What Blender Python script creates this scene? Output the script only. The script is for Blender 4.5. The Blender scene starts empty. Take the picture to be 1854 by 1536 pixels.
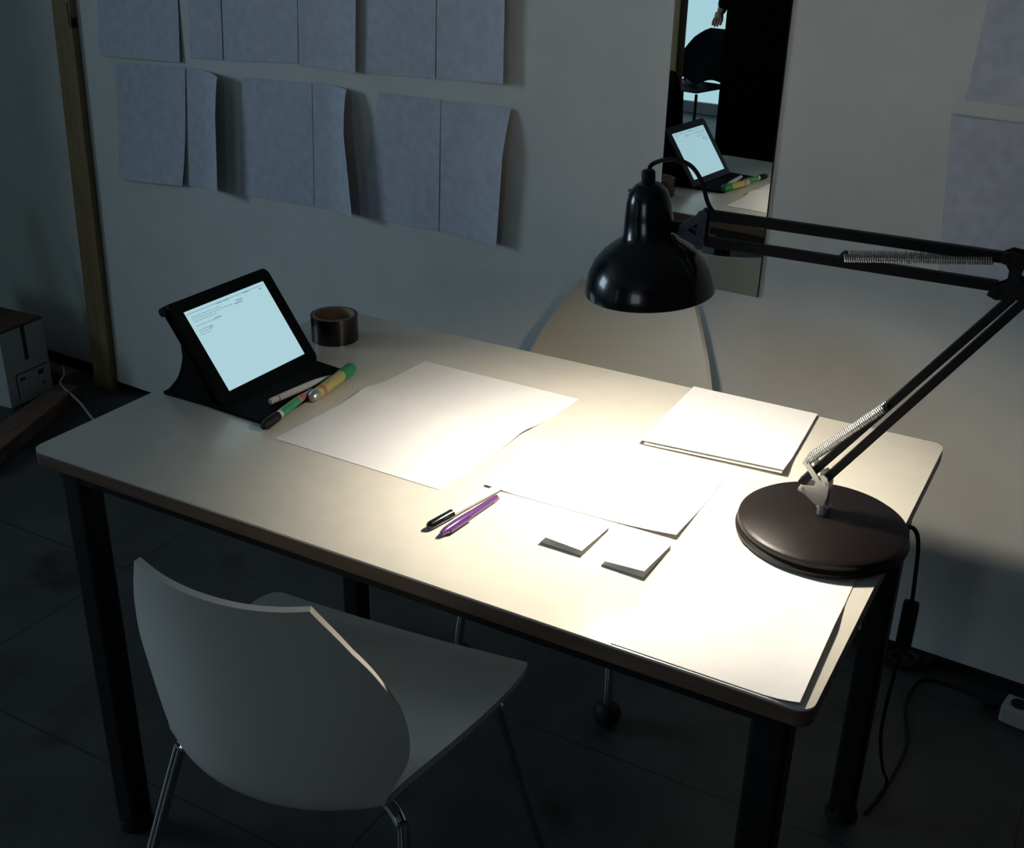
import bpy, bmesh, math, random
from mathutils import Vector, Matrix
random.seed(7)
C = bpy.context.scene.collection
sc = bpy.context.scene
R = math.radians

# ------------------------------------------------------------------ camera
cam_d = bpy.data.cameras.new('camera'); cam = bpy.data.objects.new('camera', cam_d); C.objects.link(cam)
cam_d.sensor_width = 36.0; cam_d.lens = 36.0*2060.8/1854.0; cam_d.clip_start = 0.02
yaw, pitch, roll = 0.5019, 0.4403, 0.0218
fw = Vector((-math.sin(yaw)*math.cos(pitch), math.cos(yaw)*math.cos(pitch), -math.sin(pitch)))
rt = Vector((math.cos(yaw), math.sin(yaw), 0)); up = rt.cross(fw)
r2 = rt*math.cos(roll)+up*math.sin(roll); u2 = -rt*math.sin(roll)+up*math.cos(roll)
M = Matrix(((r2.x, u2.x, -fw.x, 1.3491), (r2.y, u2.y, -fw.y, -0.976), (r2.z, u2.z, -fw.z, 1.5063), (0, 0, 0, 1)))
cam.matrix_world = M
sc.camera = cam
# ------------------------------------------------------------------ world, exposure
w = bpy.data.worlds.new('world'); sc.world = w; w.use_nodes = True
w.node_tree.nodes['Background'].inputs[0].default_value = (0.45, 0.72, 0.85, 1)
w.node_tree.nodes['Background'].inputs[1].default_value = 0.6
sc.view_settings.view_transform = 'Standard'; sc.view_settings.look = 'None'
sc.view_settings.gamma = 1.0; sc.view_settings.use_curve_mapping = False
sc.view_settings.exposure = 0.17
BULB = 1280.0
DAY = 31.0
# daylight through the window in the left wall (the lamp stands just outside the glass)
ld = bpy.data.lights.new('window_daylight', 'AREA'); ld.shape = 'RECTANGLE'; ld.size = 1.2; ld.size_y = 1.0
ld.energy = DAY; ld.color = (0.58, 0.80, 1.0)
lo = bpy.data.objects.new('window_daylight', ld); C.objects.link(lo)
lo.location = (-3.62, -1.0, 1.75); lo.rotation_euler = Vector((1, 0, 0)).to_track_quat('-Z', 'Y').to_euler()

# added fill light behind the viewer, no window known there
l2 = bpy.data.lights.new('rear_fill', 'AREA'); l2.shape = 'RECTANGLE'; l2.size = 1.3; l2.size_y = 1.2
l2.energy = 10.0; l2.color = (0.72, 0.88, 1.0)
o2 = bpy.data.objects.new('rear_fill', l2); C.objects.link(o2)
o2.location = (.6, -4.53, 1.6); o2.rotation_euler = Vector((0, 1, 0)).to_track_quat('-Z', 'Y').to_euler()

# ------------------------------------------------------------------ materials
def mat(name, col, rough=0.6, metal=0.0, noise=0.0, scale=20.0, emit=None, strength=0.0, spec=0.5, bump=0.0, col2=None, coat=0.0):
    m = bpy.data.materials.new(name); m.use_nodes = True
    nt = m.node_tree; b = nt.nodes['Principled BSDF']
    b.inputs['Base Color'].default_value = (*col, 1); b.inputs['Roughness'].default_value = rough
    b.inputs['Metallic'].default_value = metal; b.inputs['Specular IOR Level'].default_value = spec
    b.inputs['Coat Weight'].default_value = coat
    if emit: b.inputs['Emission Color'].default_value = (*emit, 1); b.inputs['Emission Strength'].default_value = strength
    if noise > 0 or bump > 0 or col2:
        tc = nt.nodes.new('ShaderNodeTexCoord'); n = nt.nodes.new('ShaderNodeTexNoise')
        n.inputs['Scale'].default_value = scale; n.inputs['Detail'].default_value = 6
        nt.links.new(tc.outputs['Object'], n.inputs['Vector'])
        if noise > 0 or col2:
            c2 = col2 or tuple(c*(1-noise) for c in col)
            mx = nt.nodes.new('ShaderNodeValToRGB')
            mx.color_ramp.elements[0].position = 0.35; mx.color_ramp.elements[1].position = 0.65
            mx.color_ramp.elements[0].color = (*c2, 1); mx.color_ramp.elements[1].color = (*col, 1)
            nt.links.new(n.outputs['Fac'], mx.inputs['Fac']); nt.links.new(mx.outputs['Color'], b.inputs['Base Color'])
        if bump > 0:
            bp = nt.nodes.new('ShaderNodeBump'); bp.inputs['Strength'].default_value = bump; bp.inputs['Distance'].default_value = 0.002
            nt.links.new(n.outputs['Fac'], bp.inputs['Height']); nt.links.new(bp.outputs['Normal'], b.inputs['Normal'])
    return m
def wood(name, c1, c2, axis='Z', rough=0.6, scale=12):
    m = mat(name, c1, rough); nt = m.node_tree; b = nt.nodes['Principled BSDF']
    tc = nt.nodes.new('ShaderNodeTexCoord'); mp = nt.nodes.new('ShaderNodeMapping')
    s = [scale]*3; s['XYZ'.index(axis)] = scale*0.08; mp.inputs['Scale'].default_value = s
    n = nt.nodes.new('ShaderNodeTexNoise'); n.inputs['Scale'].default_value = 4; n.inputs['Detail'].default_value = 8; n.inputs['Distortion'].default_value = 0.6
    rp = nt.nodes.new('ShaderNodeValToRGB'); rp.color_ramp.elements[0].position = .3; rp.color_ramp.elements[1].position = .7
    rp.color_ramp.elements[0].color = (*c1, 1); rp.color_ramp.elements[1].color = (*c2, 1)
    L = nt.links.new; L(tc.outputs['Object'], mp.inputs['Vector']); L(mp.outputs['Vector'], n.inputs['Vector'])
    L(n.outputs['Fac'], rp.inputs['Fac']); L(rp.outputs['Color'], b.inputs['Base Color'])
    return m
def floor_mat():
    m = mat('concrete_floor', (0.055, 0.056, 0.058), 0.5, noise=0.45, scale=5, bump=0.25)
    nt = m.node_tree; b = nt.nodes['Principled BSDF']; L = nt.links.new
    src = b.inputs['Base Color'].links[0].from_socket
    g = nt.nodes.new('ShaderNodeNewGeometry'); sp = nt.nodes.new('ShaderNodeSeparateXYZ'); L(g.outputs['Position'], sp.inputs[0])
    def line(sock, off, per):
        a = nt.nodes.new('ShaderNodeMath'); a.operation = 'ADD'; a.inputs[1].default_value = off; L(sock, a.inputs[0])
        p = nt.nodes.new('ShaderNodeMath'); p.operation = 'PINGPONG'; p.inputs[1].default_value = per/2; L(a.outputs[0], p.inputs[0])
        q = nt.nodes.new('ShaderNodeMath'); q.operation = 'LESS_THAN'; q.inputs[1].default_value = 0.0022; L(p.outputs[0], q.inputs[0])
        return q.outputs[0]
    l1 = line(sp.outputs['X'], 0.585, 1.0); l2 = line(sp.outputs['Y'], -0.12, 0.5)
    mx = nt.nodes.new('ShaderNodeMath'); mx.operation = 'MAXIMUM'; L(l1, mx.inputs[0]); L(l2, mx.inputs[1])
    mixc = nt.nodes.new('ShaderNodeMix'); mixc.data_type = 'RGBA'; mixc.inputs['B'].default_value = (0.012, 0.012, 0.013, 1)
    L(mx.outputs[0], mixc.inputs['Factor']); L(src, mixc.inputs['A'])
    # brown and dark stains
    tc = nt.nodes.new('ShaderNodeTexNoise'); tc.inputs['Scale'].default_value = 3.3; tc.inputs['Detail'].default_value = 5; L(g.outputs['Position'], tc.inputs['Vector'])
    rp = nt.nodes.new('ShaderNodeValToRGB'); rp.color_ramp.elements[0].position = .60; rp.color_ramp.elements[1].position = .70
    L(tc.outputs['Fac'], rp.inputs['Fac'])
    m2 = nt.nodes.new('ShaderNodeMix'); m2.data_type = 'RGBA'; m2.inputs['B'].default_value = (0.014, 0.009, 0.006, 1)
    L(rp.outputs['Color'], m2.inputs['Factor']); L(mixc.outputs['Result'], m2.inputs['A']); L(m2.outputs['Result'], b.inputs['Base Color'])
    return m

MT = dict(
    wall=mat('wall_paint', (0.72, 0.71, 0.67), 0.85, noise=0.06, scale=9, bump=0.05),
    floor=floor_mat(),
    ceil=mat('ceiling_paint', (0.35, 0.35, 0.35), 0.9),
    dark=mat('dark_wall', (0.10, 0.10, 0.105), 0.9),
    gap=mat('gap_shade_black', (0.008, 0.008, 0.008), 0.8),  # black for the shade in the open gap under the wall panel
    pine=wood('pine_post', (0.20, 0.125, 0.05), (0.30, 0.20, 0.09)),
    oldwood=wood('old_timber', (0.10, 0.055, 0.035), (0.17, 0.10, 0.065), 'Y'),
    lam=mat('laminate', (0.66, 0.63, 0.55), 0.22, noise=0.04, scale=30, spec=0.45),
    edge=wood('table_edge_wood', (0.09, 0.052, 0.034), (0.16, 0.10, 0.065), 'X', 0.5),
    steel=mat('black_steel', (0.006, 0.006, 0.007), 0.55, spec=0.3),
    paper=mat('paper_white', (0.80, 0.79, 0.78), 0.75, noise=0.02, scale=40),
    sketch=mat('sketch_paper', (0.60, 0.61, 0.68), 0.8, noise=0.14, scale=45),
    shell=mat('chair_plastic', (0.60, 0.59, 0.54), 0.42, spec=0.4),
    shellw=mat('chair_plastic_white', (0.60, 0.56, 0.47), 0.42, spec=0.4),
    chrome=mat('chrome', (0.75, 0.76, 0.78), 0.12, 1.0),
    blackgloss=mat('black_enamel', (0.004, 0.004, 0.006), 0.22, spec=0.5, coat=0.3),
    blacksat=mat('black_satin', (0.003, 0.003, 0.004), 0.5, spec=0.2),
    basemat=mat('lamp_base_enamel', (0.008, 0.0055, 0.0055), 0.42, spec=0.22, noise=0.2, scale=60),
    inner=mat('shade_inner', (0.28, 0.27, 0.25), 0.6),
    zinc=mat('zinc_steel', (0.62, 0.61, 0.57), 0.33, 0.85),
    clear=mat('grey_bracket', (0.10, 0.12, 0.17), 0.25, 0.3),
    rubber=mat('black_rubber', (0.008, 0.008, 0.009), 0.6, spec=0.3),
    case=mat('black_case', (0.003, 0.003, 0.0035), 0.85, spec=0.1),
    bezel=mat('tablet_bezel', (0.002, 0.002, 0.003), 0.3, spec=0.15),
    screen=mat('lit_screen', (0.02, 0.02, 0.02), 0.3, emit=(0.36, 0.56, 0.62), strength=1.0),
    ink=mat('screen_text', (0.02, 0.02, 0.02), 0.4, emit=(0.19, 0.32, 0.36), strength=1.0),
    tape=mat('brown_tape', (0.010, 0.003, 0.005), 0.25, coat=0.15),
    card=mat('cardboard_core', (0.36, 0.25, 0.16), 0.8),
    purple=mat('purple_plastic', (0.10, 0.035, 0.16), 0.2, coat=0.5),
    wplastic=mat('white_plastic', (0.72, 0.69, 0.67), 0.35),
    green=mat('green_plastic', (0.02, 0.25, 0.09), 0.4),
    green2=mat('green_clip', (0.05, 0.33, 0.13), 0.35),
    olive=mat('yellow_label', (0.46, 0.43, 0.15), 0.45),
    red=mat('red_band', (0.45, 0.14, 0.10), 0.5),
    boxw=mat('white_carton', (0.46, 0.47, 0.47), 0.8, noise=0.05, scale=10),
    boxd=mat('brown_carton_flap', (0.10, 0.05, 0.035), 0.85),
    print_=mat('carton_print', (0.02, 0.02, 0.02), 0.8),
    mirror=mat('mirror_glass', (0.82, 0.86, 0.86), 0.0, 1.0),
    pane=mat('daylit_glass', (0.05, 0.05, 0.05), 0.4, emit=(0.46, 0.74, 0.82), strength=0.85),
    frame=mat('window_frame_paint', (0.4, 0.4, 0.4), 0.6),
    cabinet=mat('black_cabinet', (0.002, 0.002, 0.002), 0.9, spec=0.02),
    cloth=mat('dark_cloth', (0.005, 0.005, 0.006), 0.95, noise=0.4, scale=30, spec=0.1),
    skin=mat('skin', (0.42, 0.25, 0.19), 0.6),
    hair=mat('hair', (0.03, 0.02, 0.015), 0.7),
    pencil=mat('pencil_marks', (0.52, 0.52, 0.50), 0.9),
    sock=mat('socket_plastic', (0.40, 0.41, 0.40), 0.5),
    bulb=mat('lit_bulb', (1, 1, 1), 0.5, emit=(1.0, 0.905, 0.76), strength=BULB),
    grey=mat('grey_cable', (0.35, 0.34, 0.33), 0.6),
)

# ------------------------------------------------------------------ mesh helpers
def link(name, verts, faces, material, parent=None, smooth=False, bevel=0.0, autosm=True):
    me = bpy.data.meshes.new(name); me.from_pydata([tuple(v) for v in verts], [], faces)
    bm = bmesh.new(); bm.from_mesh(me); bmesh.ops.recalc_face_normals(bm, faces=bm.faces)
    if bevel > 0:
        es = [e for e in bm.edges if len(e.link_faces) == 2 and e.calc_face_angle(0) > 0.6]
        bmesh.ops.bevel(bm, geom=es, offset=bevel, segments=2, profile=0.6, affect='EDGES', clamp_overlap=True)
    for f in bm.faces: f.smooth = smooth
    if smooth:
        for e in bm.edges:
            if len(e.link_faces) == 2 and e.calc_face_angle(0) > 0.7: e.smooth = False
    bm.to_mesh(me); bm.free()
    o = bpy.data.objects.new(name, me); C.objects.link(o)
    me.materials.append(material if not isinstance(material, str) else MT[material])
    if parent: o.parent = parent
    return o
class MB:
    def __init__(s): s.v = []; s.f = []
    def add(s, vs, fs):
        k = len(s.v); s.v += [Vector(v) for v in vs]; s.f += [tuple(i+k for i in f) for f in fs]; return s
    def box(s, c, d, rot=None):
        vs = [Vector((x*d[0]/2, y*d[1]/2, z*d[2]/2)) for x in (-1, 1) for y in (-1, 1) for z in (-1, 1)]
        if rot is not None: vs = [rot @ v for v in vs]
        vs = [v+Vector(c) for v in vs]
        return s.add(vs, [(0, 1, 3, 2), (4, 6, 7, 5), (0, 4, 5, 1), (2, 3, 7, 6), (0, 2, 6, 4), (1, 5, 7, 3)])
    def prism(s, poly, z0, z1):
        n = len(poly)
        return s.add([(x, y, z0) for x, y in poly]+[(x, y, z1) for x, y in poly],
                     [tuple(range(n))[::-1], tuple(range(n, 2*n))]+[(i, (i+1) % n, n+(i+1) % n, n+i) for i in range(n)])
    def lathe(s, prof, n=32, mtx=None):
        vs = []; fs = []; k = len(prof)
        for r, z in prof:
            for i in range(n):
                a = 2*math.pi*i/n; vs.append(Vector((r*math.cos(a), r*math.sin(a), z)))
        for j in range(k-1):
            for i in range(n): fs.append((j*n+i, j*n+(i+1) % n, (j+1)*n+(i+1) % n, (j+1)*n+i))
        if prof[0][0] > 1e-6 and prof[0] != prof[-1]: fs.append(tuple(range(n))[::-1])
        if prof[-1][0] > 1e-6 and prof[0] != prof[-1]: fs.append(tuple(range((k-1)*n, k*n)))
        if mtx is not None: vs = [mtx @ v for v in vs]
        return s.add(vs, fs)
    def tube(s, pts, r, n=10, smooth=0, closed=False):
        pts = [Vector(p) for p in pts]
        if smooth: pts = spline(pts, smooth)
        k = len(pts); rs = r if isinstance(r, (list, tuple)) else [r]*k
        if len(rs) != k: rs = [rs[min(int(i*len(rs)/k), len(rs)-1)] for i in range(k)]
        t0 = (pts[1]-pts[0]).normalized()
        nrm = t0.orthogonal().normalized(); vs = []; fs = []
        for i in range(k):
            a = pts[max(i-1, 0)]; b = pts[min(i+1, k-1)]; t = (b-a).normalized()
            nrm = (nrm - t*nrm.dot(t)).normalized(); bn = t.cross(nrm)
            for j in range(n):
                q = 2*math.pi*j/n; vs.append(pts[i]+(nrm*math.cos(q)+bn*math.sin(q))*rs[i])
        for i in range(k-1):
            for j in range(n): fs.append((i*n+j, i*n+(j+1) % n, (i+1)*n+(j+1) % n, (i+1)*n+j))
        fs += [tuple(range(n))[::-1], tuple(range((k-1)*n, k*n))]
        return s.add(vs, fs)
    def sheet(s, fn, nu, nv, t):
        """closed slab following fn(u,v); t thickness below the surface"""
        P = [[Vector(fn(i/nu, j/nv)) for j in range(nv+1)] for i in range(nu+1)]
        N = [[None]*(nv+1) for _ in range(nu+1)]
        for i in range(nu+1):
            for j in range(nv+1):
                du = P[min(i+1, nu)][j]-P[max(i-1, 0)][j]; dv = P[i][min(j+1, nv)]-P[i][max(j-1, 0)]
                N[i][j] = du.cross(dv).normalized()
        vs = [P[i][j] for i in range(nu+1) for j in range(nv+1)]
        vs += [P[i][j]-N[i][j]*t for i in range(nu+1) for j in range(nv+1)]
        K = (nu+1)*(nv+1); fs = []; id = lambda i, j: i*(nv+1)+j
        for i in range(nu):
            for j in range(nv):
                q = (id(i, j), id(i+1, j), id(i+1, j+1), id(i, j+1)); fs.append(q); fs.append(tuple(K+x for x in q[::-1]))
        for i in range(nu):
            for j in (0, nv): fs.append((id(i, j), id(i+1, j), K+id(i+1, j), K+id(i, j)))
        for j in range(nv):
            for i in (0, nu): fs.append((id(i, j), id(i, j+1), K+id(i, j+1), K+id(i, j)))
        return s.add(vs, fs)
    def xf(s, m): s.v = [m @ v for v in s.v]; return s
    def build(s, name, material, parent=None, smooth=False, bevel=0.0):
        return link(name, s.v, s.f, material, parent, smooth, bevel)
def spline(p, k):
    out = []; n = len(p)
    for i in range(n-1):
        a = p[max(i-1, 0)]; b = p[i]; c = p[i+1]; d = p[min(i+2, n-1)]
        for j in range(k):
            t = j/k
            out.append(0.5*((2*b)+(c-a)*t+(2*a-5*b+4*c-d)*t*t+(3*b-a-3*c+d)*t**3))
    out.append(p[-1]); return out
def lerp_tab(tab, t):
    """smooth (Catmull-Rom) lookup in rows of numbers at parameter t in 0..1"""
    n = len(tab)-1; x = min(max(t, 0), 1)*n; i = min(int(x), n-1); t = x-i
    g = lambda k: tab[min(max(k, 0), n)]
    return [0.5*((2*b)+(c-a)*t+(2*a-5*b+4*c-d)*t*t+(3*b-a-3*c+d)*t**3) for a, b, c, d in zip(g(i-1), g(i), g(i+1), g(i+2))]
def between(a, b, w, h, sh=0.0):
    """rotation matrix + centre for a bar from a to b"""
    a = Vector(a); b = Vector(b); d = b-a
    q = d.to_track_quat('Z', 'Y').to_matrix(); return (a+b)/2, (w, h, d.length), q
def root(name, label, cat, loc=(0, 0, 0), group=None):
    o = bpy.data.objects.new(name, None); C.objects.link(o); o.location = loc; o.empty_display_size = 0.05
    return tag(o, label, cat, group)
def tag(o, label, cat, group=None, kind=None):
    o['label'] = label; o['category'] = cat
    if group: o['group'] = group
    if kind: o['kind'] = kind
    return o
def adopt(parent):
    """children were built in world coordinates: keep them where they are"""
    mi = Matrix.Translation(parent.location).inverted()
    for ch in parent.children:
        ch.data.transform(mi)
        for g in ch.children: g.data.transform(mi)
def struct(o): o['kind'] = 'structure'; return o
def rrect(x0, y0, x1, y1, r, n=6):
    out = []
    for cx, cy, a0 in ((x1-r, y1-r, 0), (x0+r, y1-r, 90), (x0+r, y0+r, 180), (x1-r, y0+r, 270)):
        for i in range(n+1):
            a = R(a0+90*i/n); out.append((cx+r*math.cos(a), cy+r*math.sin(a)))
    return out
H = 0.74            # table height
wm, wc = -0.0568, 1.3038     # the papered wall: y = wm*x + wc
def wy(x, off=0.0): return wm*x+wc-off
WN = Vector((wm, -1, 0)).normalized(); WT = Vector((1, wm, 0)).normalized()

# ------------------------------------------------------------------ room shell
X0, X1, Y0, ZC = -3.6, 3.4, -4.6, 2.9
struct(MB().box(((X0+X1)/2, -1.5, -0.05), (X1-X0+.4, 6.8, 0.1)).build('floor', 'floor'))
struct(MB().box(((X0+X1)/2, -1.5, ZC+.05), (X1-X0+.4, 6.8, 0.1)).build('ceiling', 'ceil'))
bw = MB().prism([(-1.43, wy(-1.43)), (X1, wy(X1)), (X1, wy(X1)+.12), (-1.43, wy(-1.43)+.12)], 0.028, ZC)
bw.prism([(X0, wy(X0)+.05), (-1.43, wy(-1.43)+.05), (-1.43, wy(-1.43)+.12), (X0, wy(X0)+.12)], 0.028, ZC)
struct(bw.build('wall_back', 'wall'))
struct(MB().prism([(X0, wy(X0)+.052), (X1, wy(X1)+.014), (X1, wy(X1)+.11), (X0, wy(X0)+.11)], 0.0, 0.03).build('gap_shade_back', 'gap'))  # black strip painting the dark gap between wall panel and floor
# left wall with a window opening
lw = MB(); wy0, wy1, wz0, wz1 = -1.7, -0.3, 1.15, 2.35
for (ya, yb, za, zb) in ((Y0, wy0, 0, ZC), (wy1, 1.62, 0, ZC), (wy0, wy1, 0, wz0), (wy0, wy1, wz1, ZC)):
    lw.box((X0-.06, (ya+yb)/2, (za+zb)/2), (.12, yb-ya, zb-za))
struct(lw.build('wall_left', 'wall'))
wf = MB()
for (ya, yb, za, zb) in ((wy0, wy0+.05, wz0, wz1), (wy1-.05, wy1, wz0, wz1), (wy0, wy1, wz0, wz0+.05), (wy0, wy1, wz1-.05, wz1), (-1.02, -.98, wz0, wz1)):
    wf.box((X0-.03, (ya+yb)/2, (za+zb)/2), (.05, yb-ya, zb-za))
struct(wf.build('window_1', 'frame'))
struct(MB().box((X1+.06, -1.5, ZC/2), (.12, 6.6, ZC)).build('wall_right', 'dark'))
struct(MB().box(((X0+X1)/2, Y0-.06, ZC/2), (X1-X0+.2, .12, ZC)).build('wall_front', 'dark'))
# glazed door / window seen in the mirror
struct(MB().box((-2.5, Y0+.03, 1.2), (1.7, .03, 2.3)).build('window_2', 'pane'))
fr = MB()
for x in (-3.37, -2.05, -1.63): fr.box((x, Y0+.05, 1.2), (.05, .06, 2.4))
fr.box((-2.5, Y0+.05, .04), (1.75, .06, .08)); fr.box((-2.5, Y0+.05, 2.4), (1.75, .06, .06))
struct(fr.build('trim_1', 'frame'))

fr = MB()
for x in (-.11, .6, 1.31): fr.box((x, Y0+.05, 1.6), (.05, .06, 1.4))
for z in (.93, 2.27): fr.box((.6, Y0+.05, z), (1.47, .06, .06))
struct(fr.build('added_window_3', 'frame'))  # made-up frame around the rear fill light
struct(MB().box((-2.62, .72, 1.2), (.08, 1.35, 2.4)).build('shade_panel', 'dark'))  # unseen panel added to block window light from the left end of the wall

# timber frame on the left
t = root('timber_post', 'tall pine wood post standing against the wall left of the hung papers', 'post', (-1.47, wy(-1.47)-.03, 0))
q = MB().add([Vector((x, wy(x)+dy, z)) for z, xa, xb in ((0.0, -1.505, -1.415), (2.88, -1.362, -1.300)) for x, dy in ((xa, -.0), (xb, -.0), (xb, -.022), (xa, -.022))],
             [(0, 1, 2, 3), (4, 7, 6, 5), (0, 4, 5, 1), (1, 5, 6, 2), (2, 6, 7, 3), (3, 7, 4, 0)])
q.build('post_beam', 'pine', t, bevel=.003)
q = MB().box((-1.375, wy(-1.375)-.012, 1.16), (.012, .02, .07)); q.build('bracket', 'steel', t, bevel=.001)
adopt(t)
tag(MB().add([(-1.36, .72, 0), (-1.26, .76, 0), (-1.46, 1.27, 0), (-1.53, 1.25, 0), (-1.36, .72, .045), (-1.26, .76, .045), (-1.46, 1.27, .045), (-1.53, 1.25, .045)],
             [(0, 3, 2, 1), (4, 5, 6, 7), (0, 1, 5, 4), (1, 2, 6, 5), (2, 3, 7, 6), (3, 0, 4, 7)]).build('floor_batten', 'oldwood', bevel=.003),
    'dark brown timber batten on the floor running from the post towards the viewer', 'batten')
tag(MB().add([(-2.2, 1.32, 0), (-1.545, 1.30, 0), (-1.545, 1.35, 0), (-2.2, 1.38, 0), (-2.2, 1.32, .05), (-1.545, 1.30, .05), (-1.545, 1.35, .05), (-2.2, 1.38, .05)],
             [(0, 3, 2, 1), (4, 5, 6, 7), (0, 1, 5, 4), (1, 2, 6, 5), (2, 3, 7, 6), (3, 0, 4, 7)]).build('floor_batten', 'oldwood', bevel=.003),
    'brown timber batten on the floor lying along the wall behind the white box', 'batten')
tag(MB().tube([(-1.56, 1.30, .075), (-1.53, 1.275, .062), (-1.50, 1.235, .052), (-1.38, 1.20, .03), (-1.25, 1.15, .004), (-.95, 1.02, .004)], .004, 8, 6).build('cable', 'grey', smooth=True),
    'thin pale cable lying over the floor battens at the foot of the pine post', 'cable')

# white box on the floor
bx = root('carton_box', 'white cardboard box with brown top on the floor in the left corner', 'box', (-1.75, 1.19, 0))
MB().prism([(-1.575, 1.10), (-1.59, 1.275), (-1.98, 1.25), (-1.965, 1.075)], 0, .245).build('box_body', 'boxw', bx, bevel=.003)
MB().prism([(-1.577, 1.098), (-1.588, 1.272), (-1.978, 1.252), (-1.967, 1.073)], .246, .252).build('top_flap', 'boxd', bx)
def side(y, z, off=.0012): # point on the right-hand side of the box
    k = (y-1.10)/.175; return Vector((-1.575-.015*k+off, y, z))
q = MB()
def patch(mb, y0, y1, z0, z1, t=.001):
    mb.add([side(y0, z0), side(y1, z0), side(y1, z1), side(y0, z1), side(y0, z0, t*.2), side(y1, z0, t*.2), side(y1, z1, t*.2), side(y0, z1, t*.2)],
           [(0, 1, 2, 3), (4, 7, 6, 5), (0, 4, 5, 1), (1, 5, 6, 2), (2, 6, 7, 3), (3, 7, 4, 0)])
patch(q, 1.183, 1.197, .135, .246)
for y0, y1, z0, z1 in ((1.135, 1.262, .098, .101), (1.135, 1.138, .02, .10), (1.225, 1.245, .07, .085), (1.15, 1.17, .075, .083), (1.235, 1.245, .035, .042)): patch(q, y0, y1, z0, z1)
q.build('printed_marks', 'print_', bx)
adopt(bx)
tag(MB().tube([(-1.80, 1.13, .2522), (-1.815, 1.11, .40), (-1.84, 1.15, .55)], .018, 10, 4).build('dark_pole', 'rubber', smooth=True),
    'short dark round pole standing on top of the white box at the left edge', 'pole')

# ------------------------------------------------------------------ papers on the wall
def wall_sheet(quad, label, curl=0.0, top=0.3, low=0.0, seed=0):
    """sheet pinned to the wall; quad = (x, z) of top left, top right, bottom right, bottom left; curl lifts the right edge"""
    rnd = random.Random(seed); ph = rnd.random()*6; tlq, trq, brq, blq = quad
    def fn(u, v):
        x = (tlq[0]*(1-u)+trq[0]*u)*(1-v)+(blq[0]*(1-u)+brq[0]*u)*v
        z = (tlq[1]*(1-u)+trq[1]*u)*(1-v)+(blq[1]*(1-u)+brq[1]*u)*v
        off = .003+.0012*(1+math.sin(u*6+ph)*math.sin(v*4+ph))+low*max(0, v-.4)**2*2.7
        e = max(0, (u-.25)/.75)
        prof = top+(1-top)*min(1, v*3)**.7
        off += curl*e*e*prof
        x -= curl*.30*(e**3)*(1-top)*0+0
        return Vector((x, wy(x), z))+WN*off
    o = MB().sheet(fn, 16, 20, -.0006).build('sketch_sheet', 'sketch', smooth=True)
    return tag(o, label, 'paper')
T2 = 1.46
wall_sheet([(-1.228, 1.044), (-.947, 1.055), (-.993, .732), (-1.262, .714)], 'bluish sheet at the far left of the lower row of wall papers', seed=1, low=.014)
wall_sheet([(-.944, 1.057), (-.790, 1.050), (-.815, .740), (-.978, .733)], 'narrow pale sheet curling off the wall, second from left in the lower row', curl=.052, top=.75, seed=2)
wall_sheet([(-.739, 1.050), (-.502, 1.058), (-.519, .745), (-.786, .739)], 'bluish sheet in the middle of the lower row right of the first dark gap', seed=3)
wall_sheet([(-.500, 1.060), (-.372, 1.058), (-.350, .750), (-.517, .744)], 'pale sheet with lifted right edge left of the wide dark gap, lower row', curl=.050, top=.45, seed=4)
wall_sheet([(-.291, 1.058), (-.110, 1.059), (-.119, .745), (-.374, .746)], 'greyish sheet right of the wide tapering gap in the lower row', seed=5)
wall_sheet([(-.108, 1.058), (.087, 1.061), (.066, .747), (-.117, .743)], 'rightmost sheet of the lower row with edge curling from the wall', curl=.028, top=.1, seed=6)
wall_sheet([(-1.25, T2), (-.94, T2), (-.959, 1.068), (-1.28, 1.058)], 'bluish sheet at the far left of the upper row of wall papers', seed=7, low=.008)
wall_sheet([(-.895, T2), (-.78, T2), (-.806, 1.087), (-.926, 1.082)], 'narrow sheet second from left in the upper row', seed=8)
wall_sheet([(-.778, T2), (-.525, T2), (-.544, 1.102), (-.800, 1.086)], 'mauve grey sheet third from left in the upper row', seed=9)
wall_sheet([(-.522, T2), (-.328, T2), (-.349, 1.098), (-.542, 1.097)], 'sheet left of the thin dark slit in the upper row', seed=10, curl=.016)
wall_sheet([(-.321, T2), (-.118, T2), (-.125, 1.105), (-.335, 1.098)], 'sheet right of the thin dark slit in the upper row', seed=11)
wall_sheet([(-.115, T2), (.076, T2), (.075, 1.115), (-.122, 1.104)], 'rightmost sheet of the upper row of papers, left of the mirror', seed=12, curl=.022, top=.8)
wall_sheet([(1.055, 1.48), (1.30, 1.48), (1.29, 1.175), (1.040, 1.179)], 'bluish sheet high on the wall at the upper right corner', seed=13)
wall_sheet([(1.022, 1.152), (1.30, 1.145), (1.31, .845), (1.050, .852)], 'bluish sheet low on the wall at the right, above the lamp elbow', seed=14)

# mirror
mr = root('wall_mirror', 'tall narrow frameless mirror on the wall behind the lamp head', 'mirror', (.58, wy(.58), 1.4))
def wslab(x0, x1, z0, z1, o0, o1):
    vs = []
    for o_ in (o0, o1):
        for x, z in ((x0, z0), (x1, z0), (x1, z1), (x0, z1)): vs.append(Vector((x, wy(x), z))+WN*o_)
    return MB().add(vs, [(0, 1, 2, 3), (4, 7, 6, 5), (0, 4, 5, 1), (1, 5, 6, 2), (2, 6, 7, 3), (3, 7, 4, 0)])
wslab(.462, .702, .741, 2.1, .0005, .004).build('mirror_back', 'steel', mr)
wslab(.463, .701, .742, 2.099, .0042, .006).build('mirror_glass', 'mirror', mr)
adopt(mr)

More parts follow.
